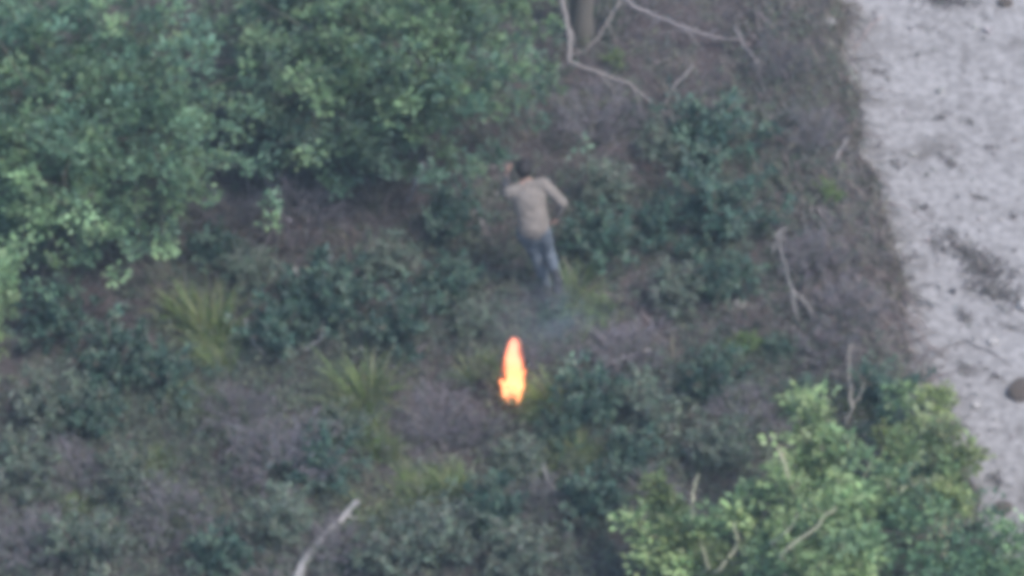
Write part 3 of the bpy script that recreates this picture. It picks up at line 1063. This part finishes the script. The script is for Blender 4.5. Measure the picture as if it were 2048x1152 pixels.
mb = MB()
clumps = [(1935, 510, 45), (1965, 545, 40), (1990, 590, 35), (1900, 470, 25), (1880, 500, 22), (1985, 560, 25), (1930, 640, 18), (1900, 330, 25), (1980, 300, 18),
          (1975, 165, 25), (1960, 400, 20), (1890, 5, 40), (1770, 470, 20), (1930, 740, 25), (1990, 760, 20), (1830, 600, 18), (1790, 330, 22), (1820, 520, 18),
          (2020, 660, 25), (1960, 900, 20), (1990, 960, 25), (1850, 60, 18), (2030, 440, 15), (1880, 240, 15), (1760, 150, 15), (1840, 420, 18), (1940, 250, 14)]
for px, py, r in clumps:
    p = G(px, py)
    m = int(r * rng.uniform(1, 3.5) * (5 if r > 30 else 1))
    q = rng.normal(0, r / PXM * .6, (m, 2)) * np.array([rng.uniform(1.0, 2.4), rng.uniform(.4, .9)])
    q *= rng.uniform(.2, 1.7, (m, 1))
    th = rng.normal(-.7, .5)
    q = q @ np.array([[math.cos(th), math.sin(th)], [-math.sin(th), math.cos(th)]])
    xx, yy = p[0] + q[:, 0], p[1] + q[:, 1]
    k2 = xx > edge_x(yy) + .02
    xx, yy = xx[k2], yy[k2]
    m = len(xx)
    mb.leaves(np.stack([xx, yy, road_z(xx, yy) + .012 * rng.random(m)], -1), unit(np.stack([rng.normal(0, 1, m), rng.normal(0, 1, m), rng.normal(0, .25, m)], -1)),
              unit(rng.normal(0, .35, (m, 3)) + np.array([0, 0, 1.])), rng.uniform(.03, .07, m), rng.uniform(.012, .03, m), jit((.095, .088, .088), m, .35, .05))
o = link('road_litter', mb.mesh('road_litter', M_DRY), kind='stuff')
tag(o, 'dark dry leaf scraps lying in patches on the pale road', 'leaf scraps')

# ------------------------------------------------------------------ the person
def capsule(mbx, a, b, ra, rb, side=None, flat=1.0, k=18, cap=5):
    """closed tapered limb from a to b; with side, the section is an ellipse: ra/rb along side, times flat across"""
    a = np.asarray(a, float)
    b = np.asarray(b, float)
    d = b - a
    L = np.linalg.norm(d)
    d = d / L
    s = np.asarray(side if side is not None else (1.0, .13, .07), float)
    s = s - d * (s @ d)
    s /= np.linalg.norm(s)
    w = np.cross(d, s)
    prof = []
    for i in range(1, cap + 1):
        t = i / cap * math.pi / 2
        prof.append((-ra * math.cos(t) * min(1, flat + .2), ra * math.sin(t)))
    for i in range(cap, 0, -1):
        t = i / cap * math.pi / 2
        prof.append((L + rb * math.cos(t) * min(1, flat + .2), rb * math.sin(t)))
    th = np.linspace(0, 2 * math.pi, k, endpoint=False)
    v = [a - d * ra * min(1, flat + .2)]
    for h, r in prof:
        for q in th:
            v.append(a + d * h + s * r * math.cos(q) + w * r * flat * math.sin(q))
    v.append(b + d * rb * min(1, flat + .2))
    m = len(prof)
    f = []
    for j in range(k):
        f.append((0, 1 + (j + 1) % k, 1 + j, 1 + j))
        e = 1 + (m - 1) * k
        f.append((e + j, e + (j + 1) % k, 1 + m * k, 1 + m * k))
    for i in range(m - 1):
        for j in range(k):
            p, q = 1 + i * k + j, 1 + i * k + (j + 1) % k
            f.append((p, q, q + k, p + k))
    mbx.add(np.array(v), np.array(f), (1, 1, 1))


def fuse(name, mbx, mat, voxel, smooth=3, wrinkle=0.0, seed=0, wscale=14, parent=None):
    me = mbx.mesh(name, mat)
    o = bpy.data.objects.new(name, me)
    C.objects.link(o)
    r = o.modifiers.new('r', 'REMESH')
    r.mode = 'VOXEL'
    r.voxel_size = voxel
    s = o.modifiers.new('s', 'SMOOTH')
    s.factor = .5
    s.iterations = smooth
    dg_ = bpy.context.evaluated_depsgraph_get()
    m2 = bpy.data.meshes.new_from_object(o.evaluated_get(dg_))
    o.modifiers.clear()
    o.data = m2
    m2.name = name
    if wrinkle:
        from mathutils import noise
        m2.update()
        co = [v.co.copy() for v in m2.vertices]
        nn = [v.normal.copy() for v in m2.vertices]
        for v, p_, n_ in zip(m2.vertices, co, nn):
            q = Vector((p_.x * wscale, p_.y * wscale, p_.z * wscale * 1.8 + seed))
            v.co = p_ + n_ * wrinkle * (noise.noise(q) + .5 * noise.noise(q * 2.1))
    m2.polygons.foreach_set('use_smooth', np.ones(len(m2.polygons), bool))
    m2.materials.clear()
    m2.materials.append(mat)
    if parent is not None:
        o.parent = parent
    return o


def plain_mat(name, col, rough=.85, var=.25, scale=12, sheen=0):
    m, nt, b = base_mat(name)
    co = nt.nodes.new('ShaderNodeTexCoord')
    no = nt.nodes.new('ShaderNodeTexNoise')
    no.inputs['Scale'].default_value = scale
    no.inputs['Detail'].default_value = 6
    nt.links.new(co.outputs['Object'], no.inputs['Vector'])
    c0 = np.asarray(col)
    rp = ramp(nt, [(.3, tuple(c0 * (1 - var))), (.7, tuple(c0 * (1 + var)))])
    nt.links.new(no.outputs[0], rp.inputs[0])
    nt.links.new(rp.outputs[0], b.inputs['Base Color'])
    b.inputs['Roughness'].default_value = rough
    b.inputs['Specular IOR Level'].default_value = .2
    return m


M_SKIN = plain_mat('skin', (.26, .17, .14), .6, .1)
M_HAIR = plain_mat('dark_hair', (.018, .015, .016), .6, .3, 60)
M_SHIRT = plain_mat('beige_cotton', (.15, .132, .12), .9, .15)
M_JEANS = plain_mat('blue_denim', (.085, .10, .122), .9, .3, 20)
M_SHOE = plain_mat('dark_shoe', (.04, .04, .045), .7, .2)
M_EYE = plain_mat('eye', (.03, .025, .02), .2, .1)

FEET = G(1095, 588)
person = empty('person', FEET)
tag(person, 'person in a beige shirt and blue jeans running away through the scrub, one arm bent', 'person')
A = lambda *q: np.array(q, float)
ankL, kneL, hipL = A(0, 0, .09), A(-.12, .085, .45), A(-.235, .05, .83)
hipR, kneR, ankR = A(-.065, .05, .84), A(.01, .13, .47), A(.085, -.21, .47)
pel, waist, chest, neck = A(-.15, .04, .88), A(-.165, .10, 1.0), A(-.20, .20, 1.16), A(-.225, .285, 1.29)
head = A(-.255, .365, 1.385)
shL, shR = A(-.40, .215, 1.215), A(-.05, .275, 1.285)
elR, wrR = A(.15, .165, 1.12), A(.095, .19, .90)
elL, wrL = A(-.44, .42, 1.04), A(-.435, .55, 1.165)
fw = unit(A(-.3, 1, 0))           # the way he runs
sd_ = np.cross(fw, A(0, 0, 1))    # his right-hand side
spine = unit(neck - pel)
sideT = unit(shR - shL)

body = MB()
capsule(body, pel, waist, .145, .135, sideT, .68)
capsule(body, waist, chest, .135, .165, sideT, .66)
capsule(body, chest, neck - spine * .05, .165, .12, sideT, .62)
capsule(body, shL, shR, .06, .06)
capsule(body, neck - spine * .06, head - A(0, .0, .03), .055, .052)
for h_, k_, a_ in ((hipL, kneL, ankL), (hipR, kneR, ankR)):
    capsule(body, h_, k_, .085, .055)
    sh_ = unit(a_ - k_)
    capsule(body, k_, k_ + (a_ - k_) * .35, .053, .054)
    capsule(body, k_ + (a_ - k_) * .35, a_, .054, .036)
footL = unit(A(-.35, .93, -.03))
capsule(body, ankL - footL * .03 + A(0, 0, -.04), ankL + footL * .11 + A(0, 0, -.055), .032, .026)
shinR = unit(ankR - kneR)
footR = unit(A(.05, -.35, -.95))
capsule(body, ankR + shinR * .01, ankR + footR * .10 + shinR * .045, .032, .026)
for s_, e_, w_ in ((shL, elL, wrL), (shR, elR, wrR)):
    capsule(body, s_, e_, .05, .038)
    capsule(body, e_, w_, .04, .026)
# head with jaw, nose, ears; he looks the way he runs, slightly down
lk = unit(fw + A(0, 0, -.3))
hs = unit(np.cross(lk, A(0, 0, 1)))
hu = np.cross(hs, lk)
capsule(body, head - lk * .018 + hu * .012, head + lk * .018 + hu * .012, .078, .074, hu, .93)
capsule(body, head + hu * .03, head - hu * .055 + lk * .03, .072, .05, hs, .98)
capsule(body, head - hu * .075 + lk * .055, head - hu * .06 + lk * .03, .03, .045)
capsule(body, head + lk * .085 + hu * .012, head + lk * .104 - hu * .025, .009, .014)
for q in (-1, 1):
    capsule(body, head + hs * q * .076 + hu * .02 - lk * .01, head + hs * q * .076 - hu * .025, .014, .01, lk, .6)
capsule(body, head + lk * .078 + hu * .03 - hs * .035, head + lk * .078 + hu * .03 + hs * .035, .012, .012)


def hand(w_, e_, palm_n, curl):
    """palm and five fingers beyond a wrist; palm_n points out of the palm"""
    d = unit(w_ - e_)
    n_ = unit(palm_n - d * (palm_n @ d))
    s_ = np.cross(d, n_)
    pc = w_ + d * .075
    capsule(body, w_ - d * .005, w_ + d * .03, .026, .03, s_, .7)
    for i, o_ in enumerate((-.026, -.009, .009, .025)):
        capsule(body, w_ + d * .02 + s_ * o_ * .7, pc + s_ * o_, .014, .0115)
        L = (.072, .082, .077, .06)[i]
        p0 = pc + s_ * o_
        ang = 0
        for seg, fr in enumerate((.45, .32, .26)):
            ang += curl * (1.0, 1.15, .8)[seg] * (1 + .08 * i)
            p1 = p0 + (d * math.cos(ang) + n_ * math.sin(ang)) * L * fr
            capsule(body, p0, p1, .0098 - .0008 * seg, .0092 - .0008 * seg, k=10, cap=3)
            p0 = p1
    t0 = w_ + d * .022 - s_ * .024
    t1 = t0 + unit(d * .7 - s_ * .75 + n_ * .3) * .04
    t2 = t1 + unit(d * .9 - s_ * .2 + n_ * .45) * .032
    t3 = t2 + unit(d * .9 + s_ * .1 + n_ * .5) * .024
    for p0, p1, r_ in ((t0, t1, .0135), (t1, t2, .0115), (t2, t3, .0098)):
        capsule(body, p0, p1, r_, r_ * .92, k=10, cap=3)


hand(wrL, elL, A(.9, .2, -.1), .55)
hand(wrR, elR, A(-.9, .3, .1), .6)
ob = fuse('body', body, M_SKIN, .0065, 2, parent=person)

shirt = MB()
capsule(shirt, pel + spine * .03, waist, .172, .165, sideT, .74)
capsule(shirt, waist, chest, .158, .185, sideT, .70)
capsule(shirt, chest, neck - spine * .075, .185, .135, sideT, .66)
capsule(shirt, shL, shR, .074, .074)
capsule(shirt, neck - spine * .1, neck - spine * .015, .09, .066)
for s_, e_, w_ in ((shL, elL, wrL), (shR, elR, wrR)):
    capsule(shirt, s_, e_, .068, .054)
    capsule(shirt, e_, e_ + (w_ - e_) * .86, .054, .038)
fuse('shirt', shirt, M_SHIRT, .011, 4, .007, 2, 13, person)

jeans = MB()
capsule(jeans, (hipL + hipR) / 2 - A(0, 0, .02), pel + spine * .02, .155, .15, sideT, .74)
for h_, k_, a_ in ((hipL, kneL, ankL), (hipR, kneR, ankR)):
    capsule(jeans, h_, k_, .10, .066)
    capsule(jeans, k_, k_ + (a_ - k_) * .4, .065, .062)
    capsule(jeans, k_ + (a_ - k_) * .4, k_ + (a_ - k_) * .97, .062, .05)
fuse('jeans', jeans, M_JEANS, .011, 4, .009, 5, 12, person)

for an, ft, up_ in ((ankL, footL, A(0, 0, 1)), (ankR, footR, -shinR)):
    shoe = MB()
    sd2 = unit(np.cross(ft, up_))
    capsule(shoe, an - ft * .045 - up_ * .045, an + ft * .15 - up_ * .055, .045, .042, sd2, .85)
    capsule(shoe, an - up_ * .0, an - up_ * .05 + ft * .03, .05, .05)
    fuse('shoe', shoe, M_SHOE, .009, 2, parent=person)

hair = MB()
capsule(hair, head - lk * .03 + hu * .03, head + lk * .022 + hu * .05, .085, .077, hu, .97)
capsule(hair, head - lk * .035 + hu * .02, head - lk * .03 - hu * .055, .076, .05, hs, .8)
for q in (-1, 1):
    capsule(hair, head + hs * q * .058 + hu * .045 - lk * .01, head + hs * q * .062 + hu * .0 - lk * .02, .03, .016)
fuse('hair', hair, M_HAIR, .008, 2, .007, 3, 45, person)
for q in (-1, 1):
    e_ = MB()
    capsule(e_, head + lk * .078 + hu * .008 + hs * q * .032, head + lk * .079 + hu * .008 + hs * q * .036, .011, .011, k=10, cap=4)
    link('eye', e_.mesh('eye', M_EYE, True), person)
e_ = MB()
capsule(e_, head + lk * .082 - hu * .058 - hs * .02, head + lk * .082 - hu * .058 + hs * .02, .006, .006, k=8, cap=3)
link('mouth', e_.mesh('mouth', plain_mat('lips', (.22, .10, .09), .5), True), person)

# ------------------------------------------------------------------ the fire
def flame_mat(lo_a=.25, hi_a=.8, strength=1.6):
    m = bpy.data.materials.new('flame')
    m.use_nodes = True
    nt = m.node_tree
    nt.nodes.remove(nt.nodes['Principled BSDF'])
    co = nt.nodes.new('ShaderNodeTexCoord')
    sp = nt.nodes.new('ShaderNodeSeparateXYZ')
    nt.links.new(co.outputs['Object'], sp.inputs[0])
    no = nt.nodes.new('ShaderNodeTexNoise')
    no.inputs['Scale'].default_value = 9
    no.inputs['Detail'].default_value = 3
    mp = nt.nodes.new('ShaderNodeMapping')
    mp.inputs['Scale'].default_value = (1, 1, .45)
    nt.links.new(co.outputs['Object'], mp.inputs[0])
    nt.links.new(mp.outputs[0], no.inputs['Vector'])
    ad = nt.nodes.new('ShaderNodeMath')
    ad.operation = 'MULTIPLY_ADD'
    ad.inputs[1].default_value = .45
    nt.links.new(no.outputs[0], ad.inputs[0])
    nt.links.new(sp.outputs['Z'], ad.inputs[2])
    mr = nt.nodes.new('ShaderNodeMapRange')
    mr.inputs[1].default_value = .1
    mr.inputs[2].default_value = 1.2
    nt.links.new(ad.outputs[0], mr.inputs[0])
    rp = ramp(nt, [(0, (1.0, .36, .17)), (.25, (1.0, .30, .125)), (.45, (1.0, .22, .085)), (.75, (.7, .20, .12)), (1, (.5, .17, .125))])
    nt.links.new(mr.outputs[0], rp.inputs[0])
    em = nt.nodes.new('ShaderNodeEmission')
    em.inputs[1].default_value = strength
    nt.links.new(rp.outputs[0], em.inputs[0])
    # flames are thin gas: partly see-through, thinner in streaks
    tr = nt.nodes.new('ShaderNodeBsdfTransparent')
    mx = nt.nodes.new('ShaderNodeMixShader')
    m4 = nt.nodes.new('ShaderNodeMapRange')
    m4.inputs[1].default_value = .3
    m4.inputs[2].default_value = .62
    m4.inputs[3].default_value = lo_a
    m4.inputs[4].default_value = hi_a
    nt.links.new(no.outputs[0], m4.inputs[0])
    nt.links.new(m4.outputs[0], mx.inputs[0])
    nt.links.new(tr.outputs[0], mx.inputs[1])
    nt.links.new(em.outputs[0], mx.inputs[2])
    nt.links.new(mx.outputs[0], nt.nodes['Material Output'].inputs[0])
    return m


M_FLAME = flame_mat()
M_FLAME_THIN = flame_mat(.04, .22, .7)
fb = G(1026, 800)
fire = empty('fire', fb)
tag(fire, 'tall narrow orange flame burning in the scrub below the running person', 'fire')


def flame(cx, cy, w, h, seed, lean, mat=None):
    g = np.random.default_rng(seed)
    n, k = 16, 12
    t = np.linspace(0, 1, n)
    rad = w * (np.sin(np.clip(t * 1.25 + .12, 0, 1) * math.pi * .5) * (1 - t ** 9) ** .5 + .006)
    rad = rad * (1 - .42 * t) * .86
    ph = g.uniform(0, 6.28, 4)
    px_ = cx + lean * t ** 1.5 + .018 * np.sin(t * 9 + ph[0]) * t
    py_ = cy + .02 * np.sin(t * 8 + ph[1]) * t
    th = np.linspace(0, 2 * math.pi, k, endpoint=False)
    v = []
    for i in range(n):
        rr = rad[i] * (1 + .22 * np.sin(3 * th + ph[2] + 6 * t[i]) + .12 * np.sin(5 * th + ph[3] - 9 * t[i]))
        v.append(np.stack([px_[i] + rr * np.cos(th), py_[i] + rr * np.sin(th), np.full(k, h * t[i])], -1))
    v = np.vstack(v + [np.array([[px_[-1], py_[-1], h * 1.02], [cx, cy, -.02]])])
    i = np.arange(n - 1)[:, None] * k
    j = np.arange(k)[None]
    f = np.stack([i + j, i + (j + 1) % k, i + k + (j + 1) % k, i + k + j], -1).reshape(-1, 4)
    mbx = MB()
    e = (n - 1) * k
    jj = np.arange(k)
    tip = np.stack([e + jj, e + (jj + 1) % k, np.full(k, n * k), np.full(k, n * k)], -1)
    bot = np.stack([(jj + 1) % k, jj, np.full(k, n * k + 1), np.full(k, n * k + 1)], -1)
    mbx.add(v, np.vstack([f, tip, bot]), (1, .5, .2))
    link('flame', mbx.mesh('flame', mat or M_FLAME, True), fire)


flame(.005, .02, .075, .83, 1, .01)
flame(-.06, -.03, .055, .50, 2, .035)
flame(.06, -.02, .055, .66, 3, -.03)
flame(.045, -.07, .045, .30, 4, .02)
flame(-.03, .03, .055, .80, 5, .0)
flame(-.085, .0, .035, .30, 6, -.02)
flame(.04, .0, .055, .81, 7, -.005)
flame(-.03, -.06, .05, .40, 8, .0)
flame(.085, .02, .03, .42, 9, .015)
flame(.0, .0, .15, .86, 10, .01, M_FLAME_THIN)

M_CHAR = plain_mat('charred_wood', (.02, .017, .017), .95, .4, 40)
for i in range(7):
    a = i * .9
    mbx = MB()
    q = A(math.cos(a), math.sin(a), 0)
    mbx.tube([q * .2 + A(0, 0, .0), q * .08 + A(0, 0, .05), -q * .1 + A(.02, 0, .06)], [.012, .014, .01], (.02, .02, .02), 6)
    me = mbx.mesh('charred_stick', M_CHAR, True)
    link('charred_stick', me, fire)

# ------------------------------------------------------------------ smoke drifting off the flame
import bmesh
bm = bmesh.new()
bmesh.ops.create_icosphere(bm, subdivisions=3, radius=1)
me = bpy.data.meshes.new('smoke')
bm.to_mesh(me)
bm.free()
smoke = link('smoke', me, kind='stuff')
sp_ = P(1105, 640, .75)
smoke.location = sp_
smoke.scale = (.85, .6, .5)
smoke.rotation_euler = (0, R(-18), 0)
ms = bpy.data.materials.new('smoke')
ms.use_nodes = True
nt = ms.node_tree
nt.nodes.remove(nt.nodes['Principled BSDF'])
vol = nt.nodes.new('ShaderNodeVolumePrincipled')
vol.inputs['Color'].default_value = (.75, .85, 1.0, 1)
co = nt.nodes.new('ShaderNodeTexCoord')
ln_ = nt.nodes.new('ShaderNodeVectorMath')
ln_.operation = 'LENGTH'
nt.links.new(co.outputs['Object'], ln_.inputs[0])
mr = nt.nodes.new('ShaderNodeMapRange')
mr.inputs[1].default_value = 1.0
mr.inputs[2].default_value = .1
nt.links.new(ln_.outputs['Value'], mr.inputs[0])
no = nt.nodes.new('ShaderNodeTexNoise')
no.inputs['Scale'].default_value = 2.2
no.inputs['Detail'].default_value = 3
nt.links.new(co.outputs['Object'], no.inputs['Vector'])
m2_ = nt.nodes.new('ShaderNodeMapRange')
m2_.inputs[1].default_value = .35
m2_.inputs[2].default_value = .7
nt.links.new(no.outputs[0], m2_.inputs[0])
mu = nt.nodes.new('ShaderNodeMath')
mu.operation = 'MULTIPLY'
nt.links.new(mr.outputs[0], mu.inputs[0])
nt.links.new(m2_.outputs[0], mu.inputs[1])
mu2 = nt.nodes.new('ShaderNodeMath')
mu2.operation = 'MULTIPLY'
mu2.inputs[1].default_value = .38
nt.links.new(mu.outputs[0], mu2.inputs[0])
nt.links.new(mu2.outputs[0], vol.inputs['Density'])
nt.links.new(vol.outputs[0], nt.nodes['Material Output'].inputs['Volume'])
me.materials.append(ms)
tag(smoke, 'thin bluish smoke drifting above the flame towards the runner', 'smoke')

# ------------------------------------------------------------------ haze over the slope
import bmesh
bm = bmesh.new()
bmesh.ops.create_cube(bm, size=1)
me = bpy.data.meshes.new('haze')
bm.to_mesh(me)
bm.free()
hz = link('haze', me, kind='stuff')
lo, hi = np.array([-84., -84., -1.6]), np.array([84., 84., 29.5])
hz.location = (lo + hi) / 2
hz.scale = hi - lo
mh = bpy.data.materials.new('haze')
mh.use_nodes = True
nt = mh.node_tree
nt.nodes.remove(nt.nodes['Principled BSDF'])
vol = nt.nodes.new('ShaderNodeVolumePrincipled')
vol.inputs['Color'].default_value = (.62, .83, 1.0, 1)
vol.inputs['Density'].default_value = .0011
vol.inputs['Anisotropy'].default_value = 0
nt.links.new(vol.outputs[0], nt.nodes['Material Output'].inputs['Volume'])
me.materials.append(mh)
tag(hz, 'thin bluish smoke haze over the whole slope', 'haze')
